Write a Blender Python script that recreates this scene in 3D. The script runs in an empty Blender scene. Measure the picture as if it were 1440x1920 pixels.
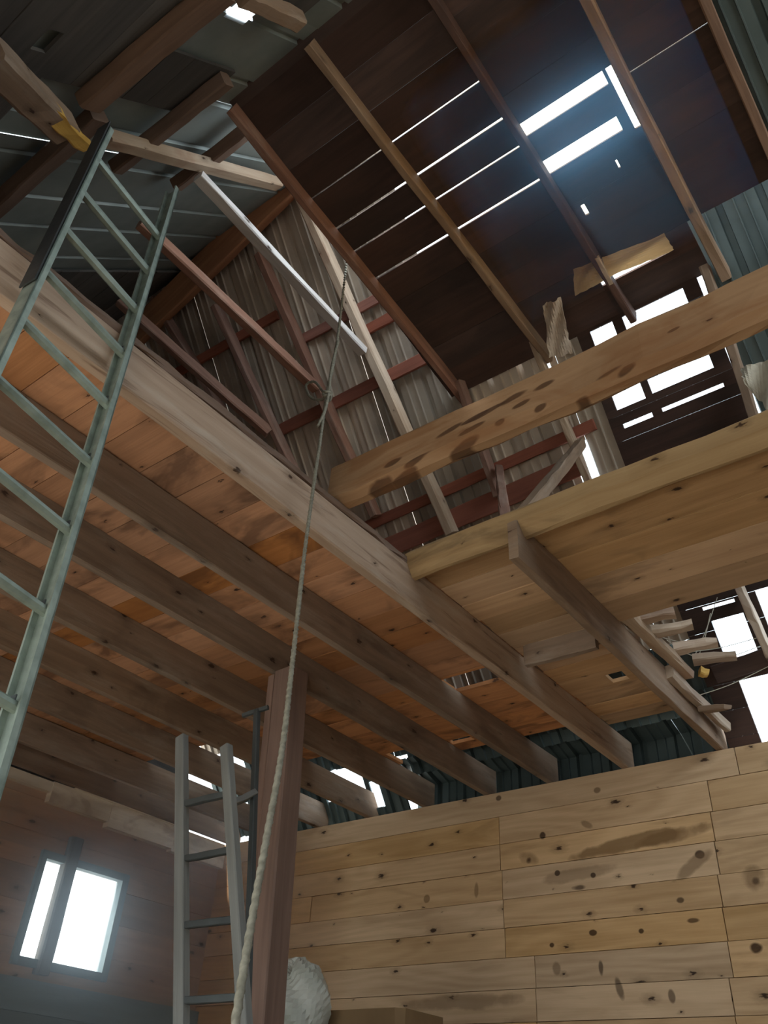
import bpy, math, random
from mathutils import Vector, Matrix
random.seed(7)
C = bpy.context.scene.collection
R = random.random
def U_(a, b): return a + (b - a) * R()

# ------------------------------------------------------------------ camera
PX, PY = 720.0, 960.0
vx = (-1741.0 - PX, 2000.0 - PY); vy = (2265.0 - PX, 2260.0 - PY)
FOC = math.sqrt(-(vx[0]*vy[0] + vx[1]*vy[1]))
XA = -Vector((vx[0], vx[1], FOC)).normalized()
YA = Vector((vy[0], vy[1], FOC)).normalized()
ZA = YA.cross(XA)
if ZA.y > 0: ZA = -ZA
CZ = 1.5
CAM = Vector((0, 0, CZ))
cd = bpy.data.cameras.new('camera'); cam = bpy.data.objects.new('camera', cd); C.objects.link(cam)
right = Vector((XA.x, YA.x, ZA.x)); up = -Vector((XA.y, YA.y, ZA.y)); back = -Vector((XA.z, YA.z, ZA.z))
m = Matrix((right, up, back)).transposed().to_4x4(); m.translation = CAM
cam.matrix_world = m
cd.sensor_width = 36; cd.lens = FOC / 1920.0 * 36.0; cd.clip_start = .02; cd.clip_end = 500
bpy.context.scene.camera = cam

def ray(x, y):
    r = Vector(((x-PX)/FOC, (y-PY)/FOC, 1)); return Vector((r.dot(XA), r.dot(YA), r.dot(ZA)))
class Plane:
    def __init__(s, o, et, n):
        s.o = Vector(o); s.ex = Vector((1,0,0)); s.et = Vector(et).normalized(); s.n = Vector(n).normalized()
    def P(s, x, t, h=0): return s.o + s.ex*x + s.et*t + s.n*h
    def hit(s, px, py, h=0):
        r = ray(px, py); k = ((s.o + s.n*h) - CAM).dot(s.n) / r.dot(s.n); return CAM + r*k
    def xt(s, px, py, h=0):
        p = s.hit(px, py, h) - s.o; return p.dot(s.ex), p.dot(s.et)
def hitp(px, py, n, d):
    r = ray(px, py); n = Vector(n); return CAM + r*((d - n.dot(CAM))/n.dot(r))
def onX(px, py, v): return hitp(px, py, (1,0,0), v)
def onY(px, py, v): return hitp(px, py, (0,1,0), v)
def onZ(px, py, v): return hitp(px, py, (0,0,1), v)
th = math.atan(1.43); cl, sl = math.cos(th), math.sin(th)
L = Plane((0, 6.1, 3.8), (0, -cl, sl), (0, -sl, -cl))          # steep back slope, t up the slope
ph = math.atan(1.1); cf, sf = math.cos(ph), math.sin(ph)
F = Plane((0, -1.5, 3.84), (0, cf, sf), (0, sf, -cf))          # front slope, t up the slope
pu = math.atan(.2); cu, su = math.cos(pu), math.sin(pu)
U = Plane((0, 0, 7.41), (0, cu, -su), (0, -su, -cu))           # boarded collar ceiling, t toward the back
RIDGE_Y, RIDGE_Z = 2.78, 8.55
HJ = 3.87; JD = .235; FZ = HJ + JD; YW = 5.9; XL = -6.7

# ------------------------------------------------------------------ materials
def nt(name):
    m = bpy.data.materials.new(name); m.use_nodes = True
    t = m.node_tree; t.nodes.clear()
    return m, t
class G:
    def __init__(s, t): s.t = t
    def n(s, typ, **kw):
        nd = s.t.nodes.new(typ)
        for k, v in kw.items():
            if k.startswith('_'):
                nd.inputs[int(k[1:])].default_value = v
            else: setattr(nd, k, v)
        return nd
    def l(s, a, b): s.t.links.new(a, b)
    def math(s, op, a, b=None, clamp=False):
        nd = s.n('ShaderNodeMath', operation=op, use_clamp=clamp)
        for i, v in enumerate((a, b)):
            if v is None: continue
            if isinstance(v, (int, float)): nd.inputs[i].default_value = v
            else: s.l(v, nd.inputs[i])
        return nd.outputs[0]
    def mix(s, fac, a, b, mode='MIX'):
        nd = s.n('ShaderNodeMix', data_type='RGBA', blend_type=mode)
        for i, v in ((0, fac), (6, a), (7, b)):
            if isinstance(v, (int, float)): nd.inputs[i].default_value = v
            elif isinstance(v, tuple): nd.inputs[i].default_value = (*v, 1)
            else: s.l(v, nd.inputs[i])
        return nd.outputs[2]
    def ramp(s, src, stops):
        nd = s.n('ShaderNodeValToRGB'); e = nd.color_ramp.elements
        while len(e) < len(stops): e.new(.5)
        for i, (p, c) in enumerate(stops):
            e[i].position = p; e[i].color = (c, c, c, 1) if isinstance(c, (int, float)) else (*c, 1)
        s.l(src, nd.inputs[0]); return nd.outputs[0]

def wood(name, light, dark, grain=1.0, knots=0.0, stain=0.0, stain_col=(.05,.03,.02), rough=.8, tone=.35, pale=0.0, bump=.15, stain_scale=(1.1,3.0), stain_lo=.5, ring=.5, marks=()):
    m, t = nt(name); g = G(t)
    out = g.n('ShaderNodeOutputMaterial'); b = g.n('ShaderNodeBsdfPrincipled'); g.l(b.outputs[0], out.inputs[0])
    uv = g.n('ShaderNodeUVMap', uv_map='UVMap').outputs[0]
    at = g.n('ShaderNodeAttribute', attribute_name='pk')
    sep = g.n('ShaderNodeSeparateColor'); g.l(at.outputs[0], sep.inputs[0])
    oi = g.n('ShaderNodeObjectInfo').outputs['Random']
    off = g.n('ShaderNodeCombineXYZ')
    g.l(g.math('MULTIPLY', oi, 37.0), off.inputs[0]); g.l(g.math('MULTIPLY', oi, 91.0), off.inputs[1])
    va = g.n('ShaderNodeVectorMath', operation='ADD'); g.l(uv, va.inputs[0]); g.l(off.outputs[0], va.inputs[1])
    def sc(x, y):
        v = g.n('ShaderNodeVectorMath', operation='MULTIPLY'); g.l(va.outputs[0], v.inputs[0]); v.inputs[1].default_value = (x, y, 1); return v.outputs[0]
    def noise(vec, scale=1, detail=4, rgh=.55, dist=0):
        nd = g.n('ShaderNodeTexNoise'); g.l(vec, nd.inputs['Vector']); nd.inputs['Scale'].default_value = scale
        nd.inputs['Detail'].default_value = detail; nd.inputs['Roughness'].default_value = rgh; nd.inputs['Distortion'].default_value = dist
        return nd.outputs['Fac']
    fine = noise(sc(3, 90), 1, 3, .6)
    streak = noise(sc(.8*grain, 16*grain), 1, 5, .6, .6)
    big = noise(sc(.9, 2.4), 1, 3)
    # cathedral rings
    warp = noise(sc(.55, 3.2), 1, 2, .4)
    v = g.n('ShaderNodeSeparateXYZ'); g.l(va.outputs[0], v.inputs[0])
    rings = g.math('SINE', g.math('ADD', g.math('MULTIPLY', v.outputs[1], 55.0), g.math('MULTIPLY', warp, 55.0)))
    rings = g.math('MULTIPLY_ADD', rings, .5); t.nodes[-1].inputs[2].default_value = .5
    f = g.math('ADD', g.math('MULTIPLY', streak, .9), g.math('MULTIPLY', rings, .18*ring))
    f = g.math('ADD', f, g.math('MULTIPLY', fine, .25))
    f = g.math('ADD', f, g.math('MULTIPLY', g.math('SUBTRACT', big, .5), .9))
    f = g.ramp(f, [(.38, 0), (.98, 1)])
    col = g.mix(f, light, dark)
    if knots:
        jit = g.n('ShaderNodeTexNoise'); g.l(sc(5, 14), jit.inputs['Vector']); jit.inputs['Detail'].default_value = 2
        jv = g.n('ShaderNodeVectorMath', operation='MULTIPLY'); g.l(jit.outputs['Color'], jv.inputs[0]); jv.inputs[1].default_value = (.18, .18, 0)
        av = g.n('ShaderNodeVectorMath', operation='ADD'); g.l(sc(2.6, 5.0), av.inputs[0]); g.l(jv.outputs[0], av.inputs[1])
        vo = g.n('ShaderNodeTexVoronoi', voronoi_dimensions='2D', feature='F1'); g.l(av.outputs[0], vo.inputs['Vector']); vo.inputs['Scale'].default_value = 1
        vs = g.n('ShaderNodeSeparateColor'); g.l(vo.outputs['Color'], vs.inputs[0])
        size = g.math('MULTIPLY', vs.outputs[0], .14*knots)
        d = g.math('DIVIDE', vo.outputs['Distance'], g.math('ADD', size, .012))
        k = g.ramp(d, [(.0, 1), (.55, .95), (.8, .45), (1.0, .0)])
        halo = g.ramp(g.math('MULTIPLY', d, .3), [(.25, .55), (.9, 0)])
        keep = g.math('GREATER_THAN', vs.outputs[1], .42)
        col = g.mix(g.math('MULTIPLY', halo, keep), col, tuple(c*.62 for c in dark))
        col = g.mix(g.math('MULTIPLY', k, keep), col, (.045, .022, .012))
    if marks:
        ob = g.n('ShaderNodeTexCoord').outputs['Object']; so_ = g.n('ShaderNodeSeparateXYZ'); g.l(ob, so_.inputs[0])
        wn_ = g.n('ShaderNodeTexNoise'); g.l(ob, wn_.inputs['Vector']); wn_.inputs['Scale'].default_value = 5; wn_.inputs['Detail'].default_value = 5
        wob = g.math('MULTIPLY_ADD', wn_.outputs['Fac'], 2.6); t.nodes[-1].inputs[2].default_value = -1.3
        for (mx_, mz_, rx_, rz_, st_, sl_, mc_) in marks:
            dx = g.math('SUBTRACT', so_.outputs[0], mx_); dz = g.math('SUBTRACT', g.math('SUBTRACT', so_.outputs[2], mz_), g.math('MULTIPLY', dx, sl_))
            q = g.math('ADD', g.math('POWER', g.math('DIVIDE', dx, rx_), 2.0), g.math('POWER', g.math('DIVIDE', dz, rz_), 2.0))
            q = g.math('ADD', q, wob)
            col = g.mix(g.math('MULTIPLY', g.ramp(q, [(.45, 1), (1.0, 0)]), st_), col, mc_)
    if stain:
        s1 = noise(sc(*stain_scale), 1, 4, .6, .8)
        sm = g.ramp(s1, [(stain_lo, 0), (stain_lo+.12, 1)])
        col = g.mix(g.math('MULTIPLY', sm, stain), col, stain_col)
    if pale:
        s2 = noise(sc(1.6, 7.0), 1, 5, .65)
        pm = g.ramp(s2, [(.52, 0), (.68, 1)])
        col = g.mix(g.math('MULTIPLY', pm, pale), col, (.55, .5, .42))
    hv = g.n('ShaderNodeHueSaturation'); g.l(col, hv.inputs['Color'])
    rv = g.math('ADD', g.math('MULTIPLY', g.math('ADD', sep.outputs[0], g.math('MULTIPLY', oi, .5)), tone), 1.0 - tone*.75)
    g.l(rv, hv.inputs['Value'])
    g.l(g.math('MULTIPLY_ADD', sep.outputs[1], .25), hv.inputs['Saturation']); t.nodes[-1].inputs[2].default_value = .85
    g.l(hv.outputs[0], b.inputs['Base Color']); b.inputs['Roughness'].default_value = rough
    b.inputs['Specular IOR Level'].default_value = .25
    bp = g.n('ShaderNodeBump'); bp.inputs['Strength'].default_value = bump; bp.inputs['Distance'].default_value = .01
    g.l(g.math('ADD', fine, streak), bp.inputs['Height']); g.l(bp.outputs[0], b.inputs['Normal'])
    return m

def metal(name, a, b2, rough=.45, metallic=.7, scale=2.0, tone=.3):
    m, t = nt(name); g = G(t)
    out = g.n('ShaderNodeOutputMaterial'); b = g.n('ShaderNodeBsdfPrincipled'); g.l(b.outputs[0], out.inputs[0])
    tc = g.n('ShaderNodeTexCoord').outputs['Object']
    n1 = g.n('ShaderNodeTexNoise'); g.l(tc, n1.inputs['Vector']); n1.inputs['Scale'].default_value = scale; n1.inputs['Detail'].default_value = 6
    f = g.ramp(n1.outputs['Fac'], [(.35, 0), (.7, 1)])
    at = g.n('ShaderNodeAttribute', attribute_name='pk'); sep = g.n('ShaderNodeSeparateColor'); g.l(at.outputs[0], sep.inputs[0])
    hv = g.n('ShaderNodeHueSaturation'); g.l(g.mix(f, a, b2), hv.inputs['Color'])
    g.l(g.math('ADD', g.math('MULTIPLY', sep.outputs[0], tone), 1-tone*.5), hv.inputs['Value'])
    g.l(hv.outputs[0], b.inputs['Base Color']); b.inputs['Metallic'].default_value = metallic
    g.l(g.math('MULTIPLY_ADD', f, .2), b.inputs['Roughness']); t.nodes[-1].inputs[2].default_value = rough
    return m

def translucent(name, col, fac=.75):
    m, t = nt(name); g = G(t)
    out = g.n('ShaderNodeOutputMaterial')
    tr = g.n('ShaderNodeBsdfTranslucent'); tr.inputs[0].default_value = (*col, 1)
    tp = g.n('ShaderNodeBsdfTransparent'); tp.inputs[0].default_value = (.95, .97, 1, 1)
    tc = g.n('ShaderNodeTexCoord').outputs['Object']
    n1 = g.n('ShaderNodeTexNoise'); g.l(tc, n1.inputs['Vector']); n1.inputs['Scale'].default_value = 6
    mx = g.n('ShaderNodeMixShader')
    g.l(g.math('MULTIPLY_ADD', n1.outputs['Fac'], .2), mx.inputs[0]); t.nodes[-1].inputs[2].default_value = 1-fac-.1
    g.l(tr.outputs[0], mx.inputs[1]); g.l(tp.outputs[0], mx.inputs[2])
    g.l(mx.outputs[0], out.inputs[0]); return m

def plain(name, a, b2, scale=5, rough=.85, detail=5, trans=0):
    m, t = nt(name); g = G(t)
    out = g.n('ShaderNodeOutputMaterial'); b = g.n('ShaderNodeBsdfPrincipled'); g.l(b.outputs[0], out.inputs[0])
    tc = g.n('ShaderNodeTexCoord').outputs['Object']
    n1 = g.n('ShaderNodeTexNoise'); g.l(tc, n1.inputs['Vector']); n1.inputs['Scale'].default_value = scale; n1.inputs['Detail'].default_value = detail
    g.l(g.mix(g.ramp(n1.outputs['Fac'], [(.35, 0), (.68, 1)]), a, b2), b.inputs['Base Color']); b.inputs['Roughness'].default_value = rough
    bp = g.n('ShaderNodeBump'); bp.inputs['Strength'].default_value = .3; bp.inputs['Distance'].default_value = .01
    g.l(n1.outputs['Fac'], bp.inputs['Height']); g.l(bp.outputs[0], b.inputs['Normal'])
    if trans:
        tr = g.n('ShaderNodeBsdfTranslucent'); tr.inputs[0].default_value = (*a, 1)
        mx = g.n('ShaderNodeMixShader'); mx.inputs[0].default_value = trans
        g.l(b.outputs[0], mx.inputs[1]); g.l(tr.outputs[0], mx.inputs[2]); g.l(mx.outputs[0], out.inputs[0])
    return m

M = {}
BR, BK = (.17,.095,.04), (.05,.025,.012)
MARKS = []
for px_, py_, rx_, rz_, st_, sl_, mc_ in [(1190,1580,.52,.055,.75,.09,BR), (1270,1565,.32,.05,.6,.12,BR), (990,1610,.11,.06,.55,-.25,BR), (991,1614,.035,.035,.95,0,BK), (1312,1602,.035,.03,.95,0,BK), (1300,1622,.13,.055,.6,.5,BR),
        (1090,1638,.30,.05,.45,.05,BR), (1045,1637,.022,.02,.9,0,BK), (1112,1641,.022,.02,.9,0,BK), (1085,1664,.06,.022,.8,0,BK), (1018,1567,.03,.03,.9,0,BK), (1100,1545,.05,.03,.6,-.4,BR), (1415,1650,.085,.095,.6,0,BR), (1418,1652,.035,.035,.7,0,BK), (1418,1778,.05,.035,.95,0,BK),
        (1112,1749,.03,.02,.9,0,BK), (1202,1746,.022,.018,.9,0,BK), (1275,1688,.03,.022,.8,0,BK), (1035,1772,.022,.018,.9,0,BK), (1300,1726,.05,.018,.8,0,BK), (1127,1815,.02,.05,.75,0,BK), (1162,1855,.035,.07,.7,-1.2,BK), (1260,1868,.025,.04,.7,0,BK), (1043,1815,.035,.05,.6,0,BR),
        (800,1685,.03,.03,.7,0,BR), (893,1670,.02,.06,.6,0,BR), (860,1880,.5,.06,.5,.02,BR), (935,1497,.03,.025,.8,0,BK), (1120,1482,.03,.025,.8,0,BR)]:
    w_ = onY(px_, py_, YW); MARKS.append((w_.x, w_.z, rx_, rz_, st_, sl_, mc_))
M['pine'] = wood('knotty_pine', (.66,.445,.25), (.46,.29,.145), knots=.6, stain=.35, stain_col=(.25,.15,.065), stain_scale=(.8,3.4), stain_lo=.57, tone=.22, ring=1.0, marks=MARKS)
M['deck'] = wood('orange_deck_boards', (.52,.24,.105), (.32,.14,.06), knots=.5, stain=.75, stain_col=(.15,.07,.035), stain_scale=(1.4,2.6), stain_lo=.52, tone=.45)
M['greydeck'] = wood('grey_deck_boards', (.55,.345,.19), (.36,.21,.105), knots=.4, stain=.4, stain_lo=.58, tone=.45)
M['joist'] = wood('brown_joist', (.29,.198,.135), (.17,.11,.072), knots=.5, stain=.3, pale=.18, tone=.16)
M['edge'] = wood('pale_edge_joist', (.50,.365,.27), (.32,.215,.15), knots=.5, pale=.35, stain=.65, stain_col=(.13,.07,.045), stain_scale=(1.2,13), stain_lo=.54, tone=.2)
SC = []
for px_, py_, rx_, rz_ in [(785,860,.09,.016),(825,862,.07,.014),(865,832,.09,.018),(885,806,.08,.016),(892,784,.08,.013),(750,888,.10,.022),(705,905,.09,.03),(735,868,.06,.02),(960,748,.09,.022),(978,758,.05,.015),(1012,762,.035,.013),(937,792,.03,.012),(1077,742,.05,.012),(1140,700,.07,.014),(1172,692,.06,.012),(840,810,.08,.02),(1020,722,.06,.018),(920,770,.12,.016),(1262,618,.03,.01)]:
    w_ = onY(px_, py_, 2.46); SC.append((w_.x-.085, w_.z-4.26, rx_, rz_, .85, .12, (.06,.028,.014)))
M['beamA'] = wood('waney_beam', (.38,.235,.135), (.26,.15,.083), stain=.5, stain_col=(.20,.085,.035), stain_scale=(1.5,5.0), stain_lo=.52, tone=.15, knots=.3, marks=SC)
M['beamB'] = wood('log_beam', (.46,.32,.18), (.29,.18,.09), stain=.4, stain_scale=(1.2,5), tone=.2, knots=.4)
M['red'] = wood('red_brown_rafter', (.25,.128,.088), (.13,.066,.047), pale=.15, tone=.4)
M['brown'] = wood('brown_purlin', (.17,.105,.072), (.095,.058,.042), tone=.3)
M['purlin'] = wood('red_brown_purlin', (.32,.115,.075), (.17,.06,.042), tone=.35)
M['pale'] = wood('pale_rafter', (.50,.385,.285), (.31,.21,.14), knots=.4, stain=.4, stain_col=(.22,.10,.06), tone=.3)
M['silver'] = wood('sky_lit_brace', (.60,.56,.53), (.40,.35,.32), knots=.5, tone=.2)  # pale tone puts the sky light on the brace into its colour
M['orange'] = wood('orange_beam', (.42,.19,.085), (.24,.10,.05), tone=.3)
M['darkboard'] = wood('dark_roof_boards', (.085,.048,.038), (.045,.028,.023), stain=.4, stain_col=(.03,.022,.02), tone=.5)
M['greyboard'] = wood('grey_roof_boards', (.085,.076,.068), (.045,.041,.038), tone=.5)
M['post'] = wood('dark_red_post', (.25,.145,.105), (.14,.08,.058), tone=.2)
M['greywood'] = wood('grey_ladder_wood', (.23,.23,.215), (.13,.13,.12), tone=.2)
M['wallply'] = wood('brown_wall_boards', (.60,.43,.315), (.41,.275,.19), stain=.5, stain_col=(.36,.30,.25), stain_lo=.5, tone=.3, knots=.5)
M['wallglare'] = wood('glare_tinted_boards', (.26,.37,.41), (.18,.26,.29), tone=.3)  # blue-green tint puts the window glare into the board colour
M['white'] = wood('peeling_whitewash', (.86,.80,.68), (.66,.58,.45), stain=.5, stain_col=(.30,.19,.11), stain_scale=(2.5,6), stain_lo=.52, tone=.2)
M['yellow'] = wood('fresh_broken_wood', (.66,.43,.15), (.45,.26,.08), tone=.2)
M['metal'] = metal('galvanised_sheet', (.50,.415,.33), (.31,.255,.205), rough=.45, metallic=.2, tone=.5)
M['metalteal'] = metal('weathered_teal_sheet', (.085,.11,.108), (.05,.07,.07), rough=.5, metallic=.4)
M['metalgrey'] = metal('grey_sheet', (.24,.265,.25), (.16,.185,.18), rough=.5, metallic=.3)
M['alu'] = metal('dull_aluminium', (.33,.385,.335), (.21,.25,.215), rough=.45, metallic=.45, scale=14)  # greenish tint puts blue-green reflected light into the metal colour
M['clear'] = translucent('clear_roof_panel', (.95,.98,1.0))
M['dirt'] = plain('dirt_floor', (.24,.18,.12), (.34,.27,.19), 1.5)
M['gravel'] = plain('bounce_gravel', (.52,.48,.42), (.62,.58,.52), 3)
M['rope'] = plain('grey_rope_fibre', (.26,.235,.175), (.165,.145,.105), 60)
M['bag'] = plain('pale_plastic', (.40,.42,.37), (.52,.53,.48), 9, rough=.4)
M['box'] = plain('brown_card', (.20,.125,.06), (.15,.09,.04), 4)
M['paper'] = plain('tan_paper', (.75,.60,.40), (.6,.45,.28), 12, trans=.8)
M['rag'] = plain('pale_rag', (.62,.52,.42), (.45,.35,.27), 14, trans=.3)
M['web'] = plain('cobweb', (.6,.56,.46), (.5,.46,.38), 30, trans=.3)
M['black'] = plain('dark_rubber', (.02,.022,.022), (.035,.035,.035), 10, rough=.5)
M['iron'] = metal('dark_iron', (.10,.11,.11), (.06,.065,.065), rough=.55, metallic=.5)
def glassmat():
    m, t = nt('dusty_glass'); g = G(t)
    out = g.n('ShaderNodeOutputMaterial'); tp = g.n('ShaderNodeBsdfTransparent'); gl = g.n('ShaderNodeBsdfGlossy'); gl.inputs['Roughness'].default_value = .05
    tr = g.n('ShaderNodeBsdfTranslucent'); tr.inputs[0].default_value = (.9, .95, 1, 1)
    m1 = g.n('ShaderNodeMixShader'); m1.inputs[0].default_value = .06; g.l(tp.outputs[0], m1.inputs[1]); g.l(gl.outputs[0], m1.inputs[2])
    m2 = g.n('ShaderNodeMixShader'); m2.inputs[0].default_value = .18; g.l(m1.outputs[0], m2.inputs[1]); g.l(tr.outputs[0], m2.inputs[2])
    g.l(m2.outputs[0], out.inputs[0]); return m
M['glass'] = glassmat()

# ------------------------------------------------------------------ mesh builder
class MB:
    def __init__(s): s.v = []; s.f = []; s.uv = []; s.pk = []
    def quad(s, pts, uvs, pk):
        i = len(s.v); s.v += [Vector(p) for p in pts]; s.f.append(tuple(range(i, i+len(pts)))); s.uv.append(uvs); s.pk.append(pk)
    def box(s, o, a, b, c, pk=None):
        """corner o, edge vectors a (grain), b, c"""
        o, a, b, c = Vector(o), Vector(a), Vector(b), Vector(c)
        if a.cross(b).dot(c) < 0: o, b = o + b, -b
        pk = pk or (R(), R(), R()); la, lb, lc = a.length, b.length, c.length
        ou, ov = U_(0, 60), U_(0, 60); i = len(s.v)
        for k in (0, 1):
            for q in ((0,0),(1,0),(1,1),(0,1)): s.v.append(o + a*q[0] + b*q[1] + c*k)
        def F_(ids, uvs): s.f.append(tuple(i+j for j in ids)); s.uv.append([(ou+u, ov+w) for u, w in uvs]); s.pk.append(pk)
        F_((0,3,2,1), ((0,0),(0,lb),(la,lb),(la,0)))
        F_((4,5,6,7), ((0,3),(la,3),(la,3+lb),(0,3+lb)))
        F_((0,1,5,4), ((0,7),(la,7),(la,7+lc),(0,7+lc)))
        F_((2,3,7,6), ((la,9),(0,9),(0,9+lc),(la,9+lc)))
        F_((1,2,6,5), ((0,11),(lb*.1,11),(lb*.1,11+lc),(0,11+lc)))
        F_((3,0,4,7), ((0,12),(lb*.1,12),(lb*.1,12+lc),(0,12+lc)))
    def bar(s, p0, p1, w, d, up=(0,0,1), seg=6, jit=.004, ch=.12, taper=1.0, roll=0, wane=0, pk=None):
        """rough timber from p0 to p1 (centre line); w across, d along 'up'; chamfered, slightly uneven"""
        p0, p1 = Vector(p0), Vector(p1); ax = (p1-p0); ln = ax.length; ax.normalize()
        up = Vector(up); up = (up - ax*up.dot(ax)).normalized(); sd = ax.cross(up)
        if roll: q = Matrix.Rotation(roll, 3, ax); up, sd = q @ up, q @ sd
        cw = min(w, d)*ch
        prof = [(-w/2+cw,-d/2),(w/2-cw,-d/2),(w/2,-d/2+cw),(w/2,d/2-cw),(w/2-cw,d/2),(-w/2+cw,d/2),(-w/2,d/2-cw),(-w/2,-d/2+cw)]
        per = [0]
        for k in range(8):
            a, b = prof[k], prof[(k+1) % 8]; per.append(per[-1] + math.dist(a, b))
        pk = pk or (R(), R(), R()); i0 = len(s.v); ou, ov = U_(0, 60), U_(0, 60)
        bow = U_(-1, 1)*jit*1.5
        for k in range(seg+1):
            f = k/seg; c = p0 + ax*(ln*f) + (sd*U_(-jit, jit)*.5 + up*(bow*math.sin(math.pi*f)))
            sc = 1 + (taper-1)*f
            for q, (x, y) in enumerate(prof):
                jx, jy = U_(-jit, jit)*.6, U_(-jit, jit)*.6
                if wane and q in (0, 1, 2, 7): jy += abs(U_(0, wane))
                s.v.append(c + sd*(x*sc + jx) + up*(y*sc + jy))
        for k in range(seg):
            for q in range(8):
                q2 = (q+1) % 8; a = i0+k*8
                s.f.append((a+q, a+8+q, a+8+q2, a+q2)); u0, u1 = ln*k/seg, ln*(k+1)/seg
                s.uv.append([(ou+u0, ov+per[q]), (ou+u1, ov+per[q]), (ou+u1, ov+per[q+1]), (ou+u0, ov+per[q+1])]); s.pk.append(pk)
        for k, rev in ((0, False), (seg, True)):
            ids = [i0+k*8+q for q in range(8)]; uvs = [(ou+prof[q][0]*.3, ov+5+prof[q][1]) for q in range(8)]
            if rev: ids, uvs = ids[::-1], uvs[::-1]
            s.f.append(tuple(ids)); s.uv.append(uvs); s.pk.append(pk)
        return s
    def tube(s, pts, r, seg=8, caps=True, twist=0):
        pts = [Vector(p) for p in pts]; i0 = len(s.v); pk = (R(), R(), R()); acc = 0
        rr = r if isinstance(r, (list, tuple)) else [r]*len(pts); n = len(pts); ref = None; us = []
        for k, p in enumerate(pts):
            d = (pts[min(k+1, n-1)] - pts[max(k-1, 0)]).normalized()
            if ref is None: ref = d.orthogonal()
            ref = (ref - d*ref.dot(d)).normalized(); b = d.cross(ref)
            if k: acc += (p - pts[k-1]).length
            us.append(acc)
            for q in range(seg):
                a = 2*math.pi*q/seg + twist*acc
                s.v.append(p + (ref*math.cos(a) + b*math.sin(a))*rr[k]*(1 + (  .13*math.cos(3*2*math.pi*q/seg) if twist else 0)))
        for k in range(n-1):
            for q in range(seg):
                a = i0+k*seg; q2 = (q+1) % seg
                s.f.append((a+q, a+q2, a+seg+q2, a+seg+q)); s.uv.append([(us[k], q*.02), (us[k], q*.02+.02), (us[k+1], q*.02+.02), (us[k+1], q*.02)]); s.pk.append(pk)
        if caps:
            s.f.append(tuple(i0+q for q in range(seg))[::-1]); s.uv.append([(0, 0)]*seg); s.pk.append(pk)
            s.f.append(tuple(i0+(n-1)*seg+q for q in range(seg))); s.uv.append([(0, 0)]*seg); s.pk.append(pk)
        return s
    def build(s, name, mat, parent=None, smooth=False, origin=None):
        me = bpy.data.meshes.new(name); o0 = Vector(origin) if origin is not None else Vector((0,0,0))
        me.from_pydata([tuple(v - o0) for v in s.v], [], s.f); me.update()
        me.uv_layers.new(name='UVMap'); me.color_attributes.new('pk', 'FLOAT_COLOR', 'CORNER')
        fu, fc = [], []
        for fi, f in enumerate(s.f):
            for k in range(len(f)): fu += s.uv[fi][k]; fc += (*s.pk[fi], 1.0)
        me.uv_layers['UVMap'].data.foreach_set('uv', fu); me.color_attributes['pk'].data.foreach_set('color', fc)
        if smooth:
            for p in me.polygons: p.use_smooth = True
        me.materials.append(M[mat] if isinstance(mat, str) else mat)
        o = bpy.data.objects.new(name, me); C.objects.link(o); o.location = o0
        if parent is not None: o.parent = parent; o.location = o0 - parent.location
        return o
def tag(o, label, cat, group=None):
    o['label'] = label; o['category'] = cat
    if group: o['group'] = group
    return o
def struct(o): o['kind'] = 'structure'; return o
def empty(name, loc, label, cat, group=None):
    o = bpy.data.objects.new(name, None); C.objects.link(o); o.location = loc; return tag(o, label, cat, group)
def timber(name, label, cat, p0, p1, w, d, mat, up=(0,0,1), group=None, **kw):
    b = MB().bar(p0, p1, w, d, up, **kw); o = b.build(name, mat, origin=(Vector(p0)+Vector(p1))/2); return tag(o, label, cat, group)

def slab(mb, pl, rows, thick, holes=(), h0=0, gap=.0, rag=0):
    """boards on a plane: rows of (t0, t1, x0, x1); holes (x0, x1, t0, t1) are left out; the face to the room is at h0"""
    for (t0, t1, x0, x1) in rows:
        pk = (R(), R(), R()); t1 -= gap
        hs = [h for h in holes if h[2] < t1-1e-4 and h[3] > t0+1e-4 and h[0] < x1 and h[1] > x0]
        br = sorted({t0, t1, *[min(max(v, t0), t1) for h in hs for v in h[2:4]]})
        xa, xb = x0 + U_(-rag, rag), x1 + U_(-rag, rag)
        dh = U_(-.003, .003)
        for a, b in zip(br, br[1:]):
            if b-a < 1e-3: continue
            mid = (a+b)/2; cut = sorted([h for h in hs if h[2] < mid < h[3]]); cur = xa; segs = []
            for h in cut:
                if h[0] > cur: segs.append((cur, h[0]))
                cur = max(cur, h[1])
            if cur < xb: segs.append((cur, xb))
            for c, d in segs: mb.box(pl.P(c, a, h0+dh), pl.ex*(d-c), pl.et*(b-a), -pl.n*thick, pk)
def bbox(pl, pts, h=0):
    q = [pl.xt(*p, h) for p in pts]; return (min(a for a, _ in q), max(a for a, _ in q), min(b for _, b in q), max(b for _, b in q))
def pboxes(pl, quad, h=0):
    """px corners TL TR BR BL -> mean x and t limits"""
    q = [pl.xt(*p, h) for p in quad]
    a = (q[0][0]+q[3][0])/2; b = (q[1][0]+q[2][0])/2; c = (q[2][1]+q[3][1])/2; d = (q[0][1]+q[1][1])/2
    return (min(a,b), max(a,b), min(c,d), max(c,d))
PROF = [(0,0),(.062,0),(.066,-1.3),(.074,-1.3),(.078,0),(.140,0),(.144,-1.3),(.152,-1.3),(.156,0),(.215,0),(.222,2.4),(.262,2.4),(.269,0)]   # one rib period
FLAT = [(0,0),(.20,0),(.212,1.2),(.236,1.2),(.248,0),(.45,0)]
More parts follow.
